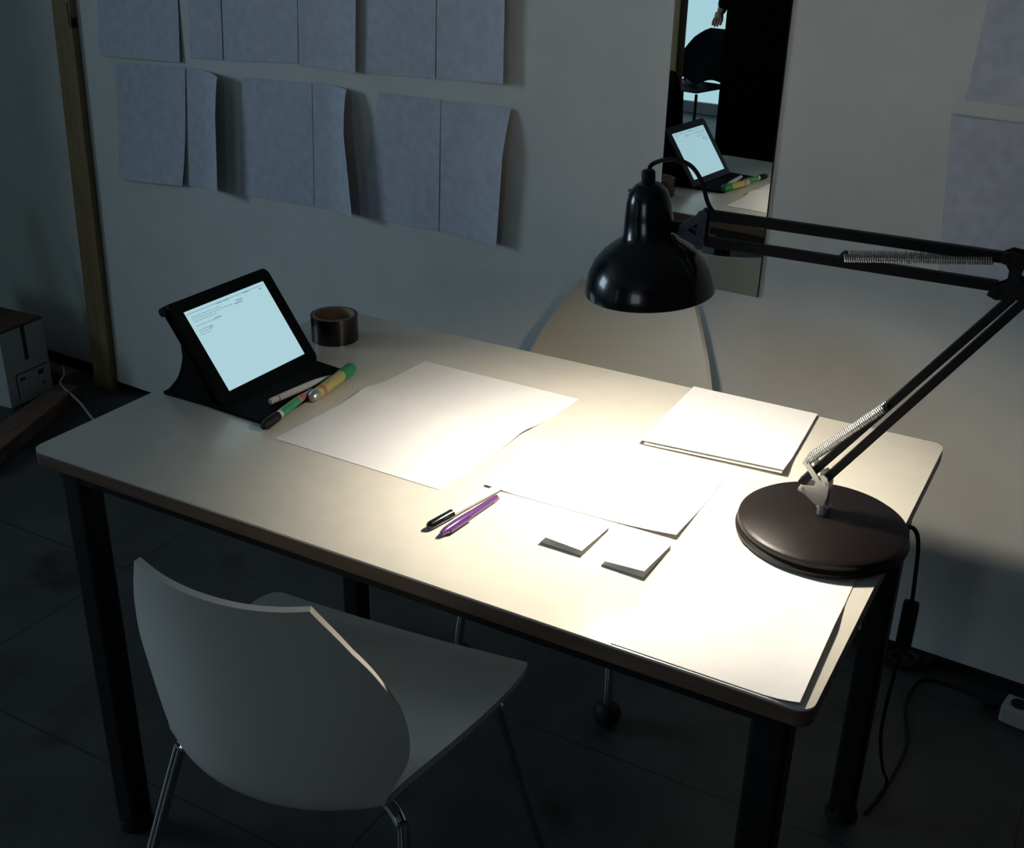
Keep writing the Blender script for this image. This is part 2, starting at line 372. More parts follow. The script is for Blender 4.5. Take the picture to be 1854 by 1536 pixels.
# ------------------------------------------------------------------ table
W, D = 1.174, .737
tb = root('work_table', 'long beige work table with brown wooden edge and black steel legs', 'table', (W/2, D/2, 0))
MB().prism(rrect(0, 0, W, D, .018), H-.003, H).build('tabletop_laminate', 'lam', tb)
MB().prism(rrect(-.0005, -.0005, W+.0005, D+.0005, .0185), H-.024, H-.003).build('tabletop_edge', 'edge', tb, bevel=.002)
q = MB()
for (a, b) in (((.03, .02, 0), (W-.03, .05, 0)), ((.03, D-.05, 0), (W-.03, D-.02, 0)), ((.03, .05, 0), (.06, D-.05, 0)), ((W-.06, .05, 0), (W-.03, D-.05, 0))):
    q.box(((a[0]+b[0])/2, (a[1]+b[1])/2, H-.024-.0125), (b[0]-a[0], b[1]-a[1], .025))
q.build('frame_rail', 'steel', tb)
for x in (.052, W-.045):
    for y in (.04, D-.04):
        l = MB().prism(rrect(x-.022, y-.022, x+.022, y+.022, .008, 4), .012, H-.025).build('leg', 'steel', tb)
        MB().lathe([(.029, 0), (.029, .006), (.024, .016), (.024, .03)], 20, Matrix.Translation((x, y, 0))).build('foot', 'rubber', l, smooth=True)
adopt(tb)

# ------------------------------------------------------------------ shell chairs
SH = [  # y, z, half width, edge forward, edge up
    (.012, .418, .190, .0, .004), (.000, .436, .222, .0, .006), (-.05, .444, .232, .0, .010), (-.12, .436, .226, .0, .020), (-.20, .416, .205, .0, .032),
    (-.28, .404, .180, .0, .036), (-.355, .408, .168, .022, .030), (-.400, .450, .176, .065, .014), (-.410, .52, .199, .084, .0),
    (-.412, .59, .201, .076, .0), (-.415, .66, .179, .055, .0), (-.420, .712, .153, .036, .0), (-.428, .760, .123, .020, .0)]
def shell(wk=1.0, dz=0.0):
    def fn(u, v):
        y, z, hw, ef, eu = lerp_tab(SH, v); s = 2*u-1
        topcurve = .010*max(0, v-.9)*10*(abs(s)**2)
        return (s*hw*wk, y+ef*abs(s)**2.2, z+eu*abs(s)**2+topcurve+dz)
    return MB().sheet(fn, 26, 60, .0090)
def place(o, loc, rz):
    o.location = loc; o.rotation_euler = (0, 0, rz)
ch = root('shell_chair', 'pale grey plastic shell chair on chrome legs in front of the table', 'chair', (0, 0, 0))
shell(1.0).build('seat_shell', 'shell', ch, smooth=True)
for sx, ys, ye in ((1, -.06, .085), (-1, -.06, .085)):
    MB().tube([(sx*.06, ys, .408), (sx*.15, ys, .414), (sx*.19, ys+.01, .402), (sx*.203, ys+.02, .36), (sx*.225, ye, .005)], .009, 12, 6).build('leg', 'chrome', ch, smooth=True)
for sx in (1, -1):
    MB().tube([(sx*.06, -.27, .390), (sx*.14, -.29, .398), (sx*.175, -.31, .390), (sx*.188, -.325, .35), (sx*.245, -.44, .005)], .009, 12, 6).build('leg', 'chrome', ch, smooth=True)
MB().box((0, -.15, .399), (.16, .18, .012)).build('seat_plate', 'steel', ch)
place(ch, (.483, .240, 0), R(5.6))
# chair behind the table, on castors
cb = root('castor_chair', 'cream plastic shell chair on castors between table and wall mirror', 'chair', (0, 0, 0))
shell(1.06).build('seat_shell', 'shellw', cb, smooth=True)
for sx, y0, y1 in ((1, -.07, -.02), (-1, -.07, -.02), (1, -.27, -.34), (-1, -.27, -.34)):
    lg = MB().tube([(sx*.06, y0, .403), (sx*.12, y0, .406), (sx*.15, y0+(y1-y0)*.1, .395), (sx*.160, y1*.5+y0*.5, .25), (sx*.175, y1, .10), (sx*.175, y1, .05)], .010, 12, 6).build('leg', 'chrome', cb, smooth=True)
    MB().lathe([(.001, -.029), (.014, -.026), (.024, -.016), (.029, 0), (.024, .016), (.014, .026), (.001, .029)], 20, Matrix.Translation((sx*.175, y1, .029))).build('castor', 'rubber', lg, smooth=True)
MB().box((0, -.15, .399), (.16, .18, .012)).build('seat_plate', 'steel', cb)
place(cb, (.484, .684, 0), R(180-2))
for o in (cb,): o.location.z = 0
cb.scale = (1, 1, 1)

# ------------------------------------------------------------------ desk lamp
LX, LY = 1.083, .362
lp = root('desk_lamp', 'black spring-arm desk lamp with round base, switched on', 'lamp', (LX, LY, H))
T = Matrix.Translation((LX, LY, H+.0012))
MB().lathe([(.001, 0), (.106, 0), (.111, .003), (.112, .008), (.108, .012), (.110, .016), (.109, .021), (.104, .0245), (.001, .026)], 64, T).build('base', 'basemat', lp, smooth=True)
MB().lathe([(.0085, .024), (.0085, .036), (.0100, .0365), (.0100, .040), (.0070, .043), (.0060, .050), (.0060, .060), (.001, .060)], 24, Matrix.Translation((LX-.004, LY+.012, H))).build('post_socket', 'zinc', lp, smooth=True)
px, py = LX-.004, LY+.012
jb = MB()
for dy in (-.011, .011):   # two cheek plates of the lower joint
    poly = [(1.045, .799), (1.049, .806), (1.058, .807), (1.065, .808), (1.067, .822), (1.074, .829), (1.081, .825), (1.084, .812), (1.084, .798), (1.081, .783), (1.071, .783), (1.056, .793)]
    k = len(poly); vs = [(a, py+dy-.0015, b) for a, b in poly]+[(a, py+dy+.0015, b) for a, b in poly]
    jb.add(vs, [tuple(range(k)), tuple(range(k, 2*k))[::-1]]+[(i, (i+1) % k, k+(i+1) % k, k+i) for i in range(k)])
for a, b in ((1.049, .801), (1.078, .815)): jb.tube([(a, py-.015, b), (a, py+.015, b)], .0035, 12)
jb.build('lower_joint', 'zinc', lp, bevel=.0005)
# joints: lower pivots A (two), elbow pivots B, upper pivots C
A1 = Vector((1.046, py, .805)); A2 = Vector((1.074, py, .814))
EB = Vector((1.243, .384, 1.113))
def bar(name, a, b, w, h, m='blacksat'):
    c, d, q = between(a, b, w, h); return MB().box(c, d, q).build(name, m, lp, bevel=.0012)
E1 = Vector((1.250, .380, 1.097)); E2 = Vector((1.270, .382, 1.104))
bar('lower_arm', A1, E1, .0132, .0100)
bar('lower_arm', A2, E2, .0132, .0100)
U1a = Vector((1.236, .383, 1.140)); U1b = Vector((.887, .350, 1.146))
U2a = Vector((1.232, .383, 1.106)); U2b = Vector((.888, .350, 1.113))
bar('upper_arm', U1a, U1b, .0105, .0125)
bar('upper_arm', U2a, U2b, .0105, .0125)
# elbow plates
eb = MB()
for dy in (-.010, .010):
    poly = [(-.014, .034), (-.004, .040), (.020, .038), (.034, .030), (.034, .022), (.014, .026), (.010, .010), (.020, .004), (.036, .010), (.038, .000), (.014, -.014), (-.010, -.018), (-.020, -.014), (-.018, -.006), (-.002, .004), (-.002, .018)]
    k = len(poly); ex, ey, ez = 1.243, .384, 1.110
    vs = [(ex+a, ey+dy-.0015, ez+b) for a, b in poly]+[(ex+a, ey+dy+.0015, ez+b) for a, b in poly]
    eb.add(vs, [tuple(range(k)), tuple(range(k, 2*k))[::-1]]+[(i, (i+1) % k, k+(i+1) % k, k+i) for i in range(k)])
for a, b in ((-.008, .030), (-.012, -.010), (.024, .002)):
    eb.tube([(1.243+a, .368, 1.110+b), (1.243+a, .400, 1.110+b)], .0045, 12)
eb.build('elbow_joint', 'blacksat', lp, bevel=.0005)
# springs
def spring(name, a, b, r, turns, wire, lpnt=None):
    a = Vector(a); b = Vector(b); d = b-a; q = d.to_track_quat('Z', 'Y').to_matrix(); n = turns*9
    pts = [a+q @ Vector((r*math.cos(2*math.pi*turns*i/n), r*math.sin(2*math.pi*turns*i/n), d.length*i/n)) for i in range(n+1)]
    return MB().tube(pts, wire, 5).build(name, 'zinc', lp, smooth=True)
for dy in (-.010, .010):
    spring('spring', (1.062, .364+dy, 1.118), (1.222, .383+dy*.8, 1.136), .0042, 62, .0009)
    spring('spring', (1.051, py+dy, .840), (1.136, py+dy+.001, .936), .0045, 46, .0009)
MB().tube([(1.058, .350, 1.116), (1.058, .378, 1.116)], .005, 12).build('spring_pin', 'blacksat', lp, smooth=True)
MB().tube([(1.138, .358, .938), (1.138, .392, .938)], .003, 12).build('spring_pin', 'blacksat', lp, smooth=True)
q = MB()
for dy in (-.013, .013): c_, d_, r_ = between((1.050, py+dy, .842), (1.070, py+dy, .818), .003, .007); q.box(c_, d_, r_)
q.tube([(1.050, py-.017, .841), (1.050, py+.017, .841)], .003, 10)
q.build('spring_anchor', 'zinc', lp)
# head joint: open triangular bracket
hb = MB()
tri = [Vector((.860, .345, 1.126)), Vector((.887, .350, 1.146)), Vector((.886, .350, 1.110))]
for dy in (-.009, .009):
    for i in range(3):
        a, b = tri[i]+Vector((0, dy, 0)), tri[(i+1) % 3]+Vector((0, dy, 0)); c_, d_, r_ = between(a, b, .003, .010); hb.box(c_, d_, r_)
    for p_ in tri: hb.tube([p_+Vector((0, dy-.002, 0)), p_+Vector((0, dy+.002, 0))], .007, 14)
hb.build('head_bracket', 'clear', lp, bevel=.0005)
# head
ax = Vector((-.065, -.055, 1)).normalized()
rim = Vector((.826, .339, 1.040)); HM = Matrix.Translation(rim) @ ax.to_track_quat('Z', 'Y').to_matrix().to_4x4()
pout = [(.0835, 0), (.0835, .004), (.0820, .013), (.0775, .028), (.070, .042), (.059, .054), (.047, .063), (.037, .069), (.0325, .075), (.0300, .100), (.0275, .117), (.0235, .130), (.0165, .138), (.011, .141)]
pin = [(.009, .138), (.0155, .135), (.0225, .127), (.0265, .115), (.0290, .099), (.0315, .075), (.036, .0685), (.046, .062), (.058, .053), (.069, .041), (.0763, .028), (.0805, .013), (.0815, .004), (.0815, 0)]
n_ = 56
shd = MB(); shd.lathe([(.0820, .0), (.0835, 0)]+pout[1:]+[(.001, .1415)], n_, HM)
shd.f = shd.f[:-1] if len(shd.f[-1]) > 4 else shd.f
shd.f = [f for f in shd.f if len(f) <= 4]
shd.build('lamp_shade', 'blackgloss', lp, smooth=True)
ins = MB(); ins.lathe([(.001, .1385)]+pin[:-1]+[(.0820, 0)], n_, HM); ins.f = [f for f in ins.f if len(f) <= 4]
ins.build('shade_lining', 'inner', lp, smooth=True)
MB().lathe([(.0085, .139), (.0085, .154), (.007, .156), (.001, .156)], 20, HM).build('shade_cap', 'blacksat', lp, smooth=True)
q = MB()   # cooling louvres down the side of the socket housing
va = math.atan2(-.35, -.94)
for k in range(9):
    z = .078+k*.006; rr = .0328-.0011*k*.25
    for s in (0,):
        c_ = HM @ Vector((rr*math.cos(R(200)), rr*math.sin(R(200)), z)); q.box(c_, (.004, .016, .0032), HM.to_3x3() @ Matrix.Rotation(R(200), 3, 'Z'))
q.build('louvres', 'blackgloss', lp, bevel=.0008)
c_, d_, r_ = between(HM @ Vector((.024, .004, .092)), (.862, .345, 1.127), .012, .014)
MB().box(c_, d_, r_).build('head_arm', 'blacksat', lp, bevel=.002)
MB().tube([(.850, .330, 1.122), (.850, .360, 1.122)], .004, 14).build('screw', 'zinc', lp, smooth=True)
MB().lathe([(.001, .028), (.008, .030), (.013, .035), (.0155, .044), (.014, .053), (.010, .062), (.009, .075), (.001, .075)], 24, HM).build('light_bulb', 'bulb', lp, smooth=True)
top = HM @ Vector((0, 0, .156))
MB().tube([top-ax*.003, Vector((.815, .345, 1.200)), Vector((.839, .345, 1.209)), Vector((.864, .346, 1.204)), Vector((.880, .347, 1.186)), Vector((.889, .349, 1.162)), (.897, .351, 1.150)], .0028, 8, 8).build('head_cable', 'rubber', lp, smooth=True)
adopt(lp)
# mains cable with inline switch
cbm = root('mains_cable', 'black mains cable with inline switch hanging from the lamp base to the floor', 'cable', (1.19, .43, 0))
cp = [(1.165, .427, .7475), (1.186, .436, .746), (1.196, .443, .72), (1.20, .453, .651), (1.20, .467, .611), (1.199, .475, .54), (1.196, .47, .50), (1.190, .50, .36), (1.187, .66, .16), (1.186, .785, .03), (1.178, .765, .004), (1.168, .715, .004), (1.185, .80, .004), (1.194, .94, .004), (1.168, 1.05, .004), (1.167, 1.13, .004), (1.192, 1.177, .004), (1.277, 1.176, .004), (1.318, 1.160, .010)]
MB().tube(cp, .003, 8, 8).build('cord', 'rubber', cbm, smooth=True)
c_, d_, r_ = between((1.20, .467, .614), (1.199, .475, .535), .022, .018)
MB().box(c_, d_, r_).build('inline_switch', 'rubber', cbm, bevel=.005)
MB().lathe([(.010, 0), (.013, .012), (.012, .03), (.005, .036), (.001, .036)], 16, Matrix.Translation((1.337, 1.15, .016)) @ Matrix.Rotation(R(-90), 4, 'Y')).build('plug', 'rubber', cbm, smooth=True)
adopt(cbm)
sk = root('power_strip', 'pale grey power strip on the floor at the right edge beside the cable plug', 'socket', (1.40, 1.13, 0))
MB().box((1.41, 1.128, .020), (.14, .052, .04), Matrix.Rotation(R(-9), 3, 'Z')).build('strip_body', 'sock', sk, bevel=.006)
q = MB()
for k in (-.04, 0, .04): q.lathe([(.017, 0), (.017, .0015), (.001, .0015)], 20, Matrix.Translation((1.41+k, 1.128-k*.16, .0402)))
q.build('outlets', 'rubber', sk)
adopt(sk)
tg = MB().tube([(1.05, 1.225, .006), (1.09, 1.21, .006), (1.12, 1.218, .012), (1.15, 1.20, .012), (1.16, 1.215, .02), (1.13, 1.226, .02), (1.10, 1.20, .014), (1.14, 1.19, .008), (1.17, 1.21, .012), (1.19, 1.222, .03)], .008, 8, 6)
tag(tg.build('cable_tangle', 'rubber', smooth=True), 'small black cable tangle on the floor at the wall behind the far right table leg', 'cable')

# ------------------------------------------------------------------ papers on the table
Z = H
def flat(name, poly, z0, th, label, material='paper', lift=None, nu=24, nv=24, parent=None):
    """sheet over four corners (p0,p1,p2,p3 anticlockwise from front left)"""
    p = [Vector((a, b, 0)) for a, b in poly]
    def fn(u, v):
        q = (p[0]*(1-u)+p[1]*u)*(1-v)+(p[3]*(1-u)+p[2]*u)*v
        return (q.x, q.y, z0+th+(lift(u, v) if lift else 0))
    o = MB().sheet(fn, nu, nv, th).build(name, material, parent, smooth=True)
    return tag(o, label, 'paper') if label else o
def bump(x, c, w): return math.exp(-((x-c)/w)**2)
# the open double sheet on the left
flat('paper_sheet', [(.285, .213), (.586, .206), (.615, .591), (.307, .596)], Z+.0004, .0005, 'large white sheet with wavy middle fold lying in front of the tablet',
     lift=lambda u, v: .0055*bump(v, .56, .09)*(.30+1.0*u**4+1.0*(1-u)**4)+.001*bump(v, .42, .2))
flat('paper_sheet', [(.636, .248), (.922, .254), (.921, .440), (.612, .423)], Z+.0004, .0006, 'white sheet lying right under the lamp head in the brightest light',
     lift=lambda u, v: .006*(max(0, u-.6)/.4)**2*(max(0, .5-v)/.5)+.004*bump(u, 0, .1)*bump(v, .1, .2))
flat('paper_sheet', [(.944, .003), (1.160, .003), (1.150, .290), (.924, .276)], Z+.0004, .0006, 'white sheet on the front right corner of the table before the lamp base',
     lift=lambda u, v: (.0055*(max(0, u-.8)/.2)**2)*max(0, min(1, (.75-v)*5)) )
pad = root('sketch_pad', 'thick white sketch pad lying at the back edge beside the lamp arm', 'pad', (.87, .63, Z))
NP = [(.775, .488), (.988, .498), (.972, .765-.035), (.762, .755-.03)]
NP = [(.776, .488), (.988, .498), (.972, .734), (.764, .734)]
flat('pages', NP, Z+.0004, .0030, '', parent=pad, lift=lambda u, v: .006*bump(v, 0, .12)*(.4+.6*u))
flat('top_sheet', [(.768, .486), (.990, .496), (.975, .733), (.762, .733)], Z+.0040, .0006, '', parent=pad, lift=lambda u, v: .008*bump(v, 0, .15)*(.5+.5*u)+.001)
adopt(pad)
def folded(loc, rz, w, d, h, label, tw=0.0):
    """note folded in two: bottom leaf, fold at the back, top leaf sprung open at the front"""
    def prof(v):     # v 0..1: front-bottom -> back fold -> front-top
        if v < .45: return (d*v/.45, 0.0)
        if v < .55: a = (v-.45)/.1*math.pi; return (d+.002*math.sin(a), .002-.002*math.cos(a))
        k = (v-.55)/.45; return (d*(1-k), .004+(h-.004)*k**1.3)
    def fn(u, v):
        y, z = prof(v); return ((u-.5)*w, y-d/2, z+tw*(u-.5)*(1 if v > .6 else 0)*(v-.55)+.0007)
    m = Matrix.Translation((*loc, Z+.0004)) @ Matrix.Rotation(rz, 4, 'Z')
    o = MB().sheet(fn, 10, 30, -.0006).xf(m).build('folded_note', 'paper', smooth=True)
    return tag(o, label, 'paper')
folded((.806, .190), R(-2), .060, .074, .009, 'small folded white note, the left of two, beside the pens', -.006)
folded((.895, .187), R(-1), .058, .082, .008, 'small folded white note, the right of two, at the big sheet', .008)

# ------------------------------------------------------------------ pens
def along(a, b): 
    a = Vector(a); b = Vector(b); d = b-a
    return Matrix.Translation(a) @ d.to_track_quat('Z', 'X').to_matrix().to_4x4(), d.length
pr = .0052
p = root('marker_pen', 'white fineliner with black cap lying left of the purple pen', 'pen', (.645, .18, Z))
m, L = along((.634, .105, Z+.0065), (.660, .252, Z+.0065))
MB().lathe([(.0050, .044), (.0052, .046), (.0052, L-.006), (.004, L), (.001, L)], 20, m).build('barrel', 'wplastic', p, smooth=True)
cpn = MB().lathe([(.001, -.002), (.0042, 0), (.0058, .004), (.0061, .046), (.0050, .047)], 20, m).build('cap', 'blackgloss', p, smooth=True)
q = MB(); q.box((-.0068, 0, .026), (.0022, .004, .034)); q.xf(m); q.build('clip', 'blackgloss', cpn, bevel=.0006)
adopt(p)
p = root('ballpoint_pen', 'purple translucent pen lying right of the capped fineliner', 'pen', (.66, .17, Z))
m, L = along((.658, .098, Z+.0062), (.672, .236, Z+.0062))
MB().lathe([(.001, 0), (.003, .001), (.0052, .010), (.0060, .03), (.0056, .055), (.0046, .075), (.0044, .118), (.0036, .124)], 20, m).build('barrel', 'purple', p, smooth=True)
MB().lathe([(.0036, .1235), (.0030, .130), (.0010, L), (.0004, L+.001)], 16, m).build('tip', 'wplastic', p, smooth=True)
q = MB(); q.box((0, .0068, .035), (.004, .0020, .045)); q.xf(m); q.build('clip', 'purple', p, bevel=.0006)
adopt(p)

# ------------------------------------------------------------------ tablet in its folio case
tz = H+.004
tc_ = root('tablet_case', 'black folio case propping the tablet up on the left side of the table', 'case', (.13, .37, H))
th = R(55); upv = Vector((-math.cos(th), 0, math.sin(th))); nv = Vector((math.sin(th), 0, math.cos(th))); yv = Vector((0, 1, 0))
BL = Vector((.140, .277, H+.0225))      # lower left corner of the lit screen
ccen = BL+yv*.0955+upv*.072
def slab(mb, cy, cu, wy_, hu, off, t, r):   # rounded slab in the tablet plane (centre offsets), top surface at off
    o = ccen+yv*cy+upv*cu
    pl = rrect(-wy_/2, -hu/2, wy_/2, hu/2, r, 6); n = len(pl)
    vs = [o+yv*a+upv*b+nv*(off-t) for a, b in pl]+[o+yv*a+upv*b+nv*off for a, b in pl]
    return mb.add(vs, [tuple(range(n)), tuple(range(n, 2*n))[::-1]]+[(i, (i+1) % n, n+(i+1) % n, n+i) for i in range(n)])
slab(MB(), 0, .004, .246, .178, -.0095, .0035, .014).build('holder_shell', 'case', tc_, bevel=.001)
# front flap lying on the table, kicked-back stand panel behind
fl = MB().add([(.125, .246, H+.0005), (.243, .240, H+.0005), (.238, .478, H+.0005), (.125, .486, H+.0005),
               (.125, .246, H+.0085), (.243, .240, H+.0055), (.238, .478, H+.0055), (.125, .486, H+.0085)],
              [(0, 3, 2, 1), (4, 5, 6, 7), (0, 1, 5, 4), (1, 2, 6, 5), (2, 3, 7, 6), (3, 0, 4, 7)])
fl.build('front_flap', 'case', tc_, bevel=.002)
bk = ccen+upv*.020-nv*.0135
def stand(u, v):
    y = ccen.y+(u-.5)*.246
    a = Vector((bk.x, y, bk.z)); b = Vector((.026, y, H+.006)); p_ = a.lerp(b, v)
    bow = math.sin(math.pi*v)*.012; p_ += Vector((.6, 0, -.8))*bow*.9
    return p_
MB().sheet(stand, 6, 14, .004).build('stand_panel', 'case', tc_, smooth=True)
MB().add([(.022, .247, H+.0005), (.13, .247, H+.0005), (.13, .486, H+.0005), (.022, .486, H+.0005), (.022, .247, H+.0065), (.13, .247, H+.0065), (.13, .486, H+.0065), (.022, .486, H+.0065)],
         [(0, 3, 2, 1), (4, 5, 6, 7), (0, 1, 5, 4), (1, 2, 6, 5), (2, 3, 7, 6), (3, 0, 4, 7)]).build('bottom_panel', 'case', tc_, bevel=.002)
# side gusset closing the triangle on the viewer's side, corner nub
tl = ccen+upv*.03-nv*.0125; lo_ = Vector((.128, 0, H+.007)); rr_ = Vector((.028, 0, H+.007))
for yy in (ccen.y-.1225, ccen.y+.1195):
    pts = [Vector((tl.x, yy, tl.z)), Vector((lo_.x, yy, lo_.z)), Vector((rr_.x, yy, rr_.z)), Vector((rr_.x+.022, yy, H+.030)), Vector((bk.x-.004, yy, bk.z-.035))]
    k = len(pts); MB().add(pts+[q_+yv*.003 for q_ in pts], [tuple(range(k)), tuple(range(k, 2*k))[::-1]]+[(i, (i+1) % k, k+(i+1) % k, k+i) for i in range(k)]).build('side_gusset', 'case', tc_)
nb = ccen-yv*.112+upv*.082-nv*.012
MB().tube([nb-yv*.012+upv*.004, nb+yv*.012+upv*.006], .0075, 14).build('corner_tab', 'rubber', tc_, smooth=True)
adopt(tc_)
tbt = root('tablet', 'tablet with lit pale blue screen standing propped in the black case', 'tablet', ccen)
slab(MB(), 0, 0, .241, .186, 0, .009, .013).build('tablet_body', 'bezel', tbt, bevel=.001)
slab(MB(), 0, 0, .191, .144, .0006, .0008, .0005).build('screen', 'screen', tbt)
q = MB()
rt_ = random.Random(3)
def tl_(y0, y1, u, h=.0016):  # one text line; y from screen left, u down from the screen top
    slab(q, (y0+y1)/2-.0955, .072-u, y1-y0, h, .0010, .0003, .0002)
slab(q, -.0, .0665, .185, .0012, .0010, .0003, .0002)
for (y0, y1, u) in ((.070, .082, .006), (.086, .100, .006), (.135, .150, .006), (.172, .178, .010)): tl_(y0, y1, u, .003)
for u, y1 in ((.0125, .075), (.0165, .100), (.0205, .060), (.0285, .055), (.036, .040), (.0400, .038), (.0440, .030)):
    y = .008
    while y < y1:
        w_ = rt_.uniform(.004, .011); tl_(y, min(y+w_, y1), u, .0013); y += w_+.0015
for (y0, y1, u) in ((.050, .066, .0275), (.112, .128, .014), (.105, .125, .018), (.030, .040, .037)): tl_(y0, y1, u, .0022)
q.build('screen_text', 'ink', tbt)
adopt(tbt)

# pens and glue on the case
p = root('white_pen', 'plain white pen lying on the case flap nearest the tablet', 'pen', (.215, .37, H+.006))
m, L = along((.206, .296, H+.0115), (.222, .436, H+.0115))
MB().lathe([(.001, 0), (.0045, .001), (.0052, .004), (.0052, .017), (.0046, .018)], 18, m).build('end_cap', 'wplastic', p, smooth=True)
MB().lathe([(.0046, .0178), (.0046, .0195)], 18, m).build('ring', 'steel', p, smooth=True)
MB().lathe([(.0046, .0195), (.0054, .020), (.0056, .08), (.0050, .105), (.0030, .126), (.0008, L)], 18, m).build('barrel', 'wplastic', p, smooth=True)
adopt(p)
p = root('green_marker', 'white marker with green clip and black cap on the front edge of the case', 'marker', (.24, .30, H+.006))
m, L = along((.2545, .222, H+.0085), (.2330, .372, H+.0120))
MB().lathe([(.001, 0), (.005, .002), (.0082, .010), (.0082, .040), (.0074, .044), (.001, .044)], 20, m).build('black_cap', 'rubber', p, smooth=True)
MB().lathe([(.001, .0445), (.0062, .0445), (.0066, .047), (.0062, .105), (.0052, .122), (.001, .122)], 20, m).build('barrel', 'wplastic', p, smooth=True)
q = MB().lathe([(.0067, .052), (.0069, .054), (.0066, .104), (.0060, .106)], 20, m); q.build('green_sleeve', 'green2', p, smooth=True)
MB().lathe([(.0061, .107), (.0061, .117), (.0050, .1225)], 20, m).build('red_band', 'red', p, smooth=True)
MB().lathe([(.0044, .1222), (.0036, .130), (.0030, .146), (.0018, L), (.0006, L)], 18, m).build('tip', 'zinc', p, smooth=True)
adopt(p)
p = root('glue_stick', 'yellow tube with green cap lying at the right corner of the case', 'glue', (.24, .42, H+.006))
m, L = along((.2515, .345, H+.0105), (.2360, .478, H+.0150))
MB().lathe([(.001, 0), (.006, .0005), (.0085, .004), (.0092, .010), (.0092, .016)], 22, m).build('grey_end', 'zinc', p, smooth=True)
MB().lathe([(.0092, .016), (.0098, .018), (.0098, .094), (.0092, .096)], 22, m).build('tube_body', 'olive', p, smooth=True)
MB().lathe([(.00995, .026), (.00995, .034)], 22, m).build('red_band', 'red', p, smooth=True)
MB().lathe([(.0094, .096), (.0106, .097), (.0106, .126), (.009, L-.003), (.005, L), (.001, L)], 22, m).build('green_cap', 'green', p, smooth=True)
adopt(p)

# brown tape roll
p = root('tape_roll', 'roll of dark brown packing tape standing flat behind the tablet', 'tape', (.103, .603, H))
T = Matrix.Translation((.103, .603, H+.0003))
MB().lathe([(.0385, 0), (.0435, 0), (.0435, .048), (.0385, .048), (.0385, 0)], 48, T).build('tape', 'tape', p, smooth=True)
MB().lathe([(.0360, 0), (.0384, 0), (.0384, .0485), (.0360, .0485), (.0360, 0)], 48, T).build('cardboard_core', 'card', p, smooth=True)
adopt(p)

# ------------------------------------------------------------------ the rest of the room, seen in the mirror
cbn = root('tall_cabinet', 'tall black cabinet seen in the mirror behind the table', 'cabinet', (-.5, -2.75, 0))
MB().box((-.475, -2.75, 1.05), (1.53, .46, 2.1)).build('cabinet_body', 'cabinet', cbn, bevel=.004)
for s in (-1, 1):
    dr = MB().box((-.46+s*.37, -2.512, 1.05), (.73, .014, 2.04)).build('door', 'cabinet', cbn, bevel=.002)
    MB().box((-.46+s*.04, -2.497, 1.05), (.012, .016, .14)).build('handle', 'steel', dr)
adopt(cbn)
tag(MB().box((-1.60, -2.64, 1.3), (.085, .09, 2.6)).build('wooden_column', 'pine', bevel=.004), 'brown wooden column seen at the left side of the mirror', 'column')
# dark chest beside the column
dc = MB()
rr = random.Random(5)
def heap(u, v):
    a = 2*math.pi*u; e = math.pi*.5*v
    r_ = .20*(1+.12*math.sin(3*a+1)+.08*math.sin(7*a))*math.cos(e)**.45
    return (-1.52+r_*math.cos(a)*.55, -2.42+r_*math.sin(a)*.7, .58*math.sin(e)*(1+.05*math.sin(5*a)))
tag(dc.sheet(heap, 36, 14, .01).build('coat_pile', 'cloth', smooth=True), 'dark heap of bags on the floor at the foot of the brown column', 'bags')

# chair with jacket
CX, CY = -1.72, -3.10
jc = root('metal_chair', 'metal framed chair with dark jacket over its back, seen in the mirror', 'chair', (CX, CY, 0))
def chx(x, y, z): 
    a = R(8); return Vector((CX+x*math.cos(a)-y*math.sin(a), CY+x*math.sin(a)+y*math.cos(a), z))
def seatf(u, v): return chx((u-.5)*.36, (v-.5)*.36, .42-.008*math.sin(math.pi*u)*math.sin(math.pi*v))
MB().sheet(seatf, 8, 8, -.012).build('seat', 'steel', jc, smooth=True)
for sx in (-1, 1):
    MB().tube([chx(sx*.16, .15, .41), chx(sx*.17, .17, .01)], .009, 10).build('leg', 'steel', jc, smooth=True)
    MB().tube([chx(sx*.16, -.15, .41), chx(sx*.17, -.20, .01)], .009, 10).build('leg', 'steel', jc, smooth=True)
    MB().tube([chx(sx*.16, -.15, .41), chx(sx*.11, -.19, .56), chx(sx*.10, -.23, .71)], .009, 10, 4).build('back_upright', 'steel', jc, smooth=True)
def backf(u, v): return chx((u-.5)*.20, -.21-.04*v-.015*math.sin(math.pi*u), .54+.17*v)
MB().sheet(backf, 8, 6, -.01).build('backrest', 'steel', jc, smooth=True)
adopt(jc)
def jac(u, v):   # jacket draped over the chair back, hanging both sides
    s = (u-.5); k = v*2-1; wid = .07+.13*abs(k)**.8
    z = .748-.30*abs(k)**1.25-.02*math.cos(9*s)*abs(k)
    y = -.235+(.055 if k > 0 else -.07)*min(1, abs(k)*4)+.02*math.sin(8*u+2*v)*abs(k)+(.10*abs(k) if k > 0 else 0)
    return chx(s*2*wid+.03-.06*abs(k), y, z)
tag(MB().sheet(jac, 18, 24, .008).build('jacket', 'cloth', smooth=True), 'dark jacket hanging over the chair back, seen in the mirror', 'jacket')

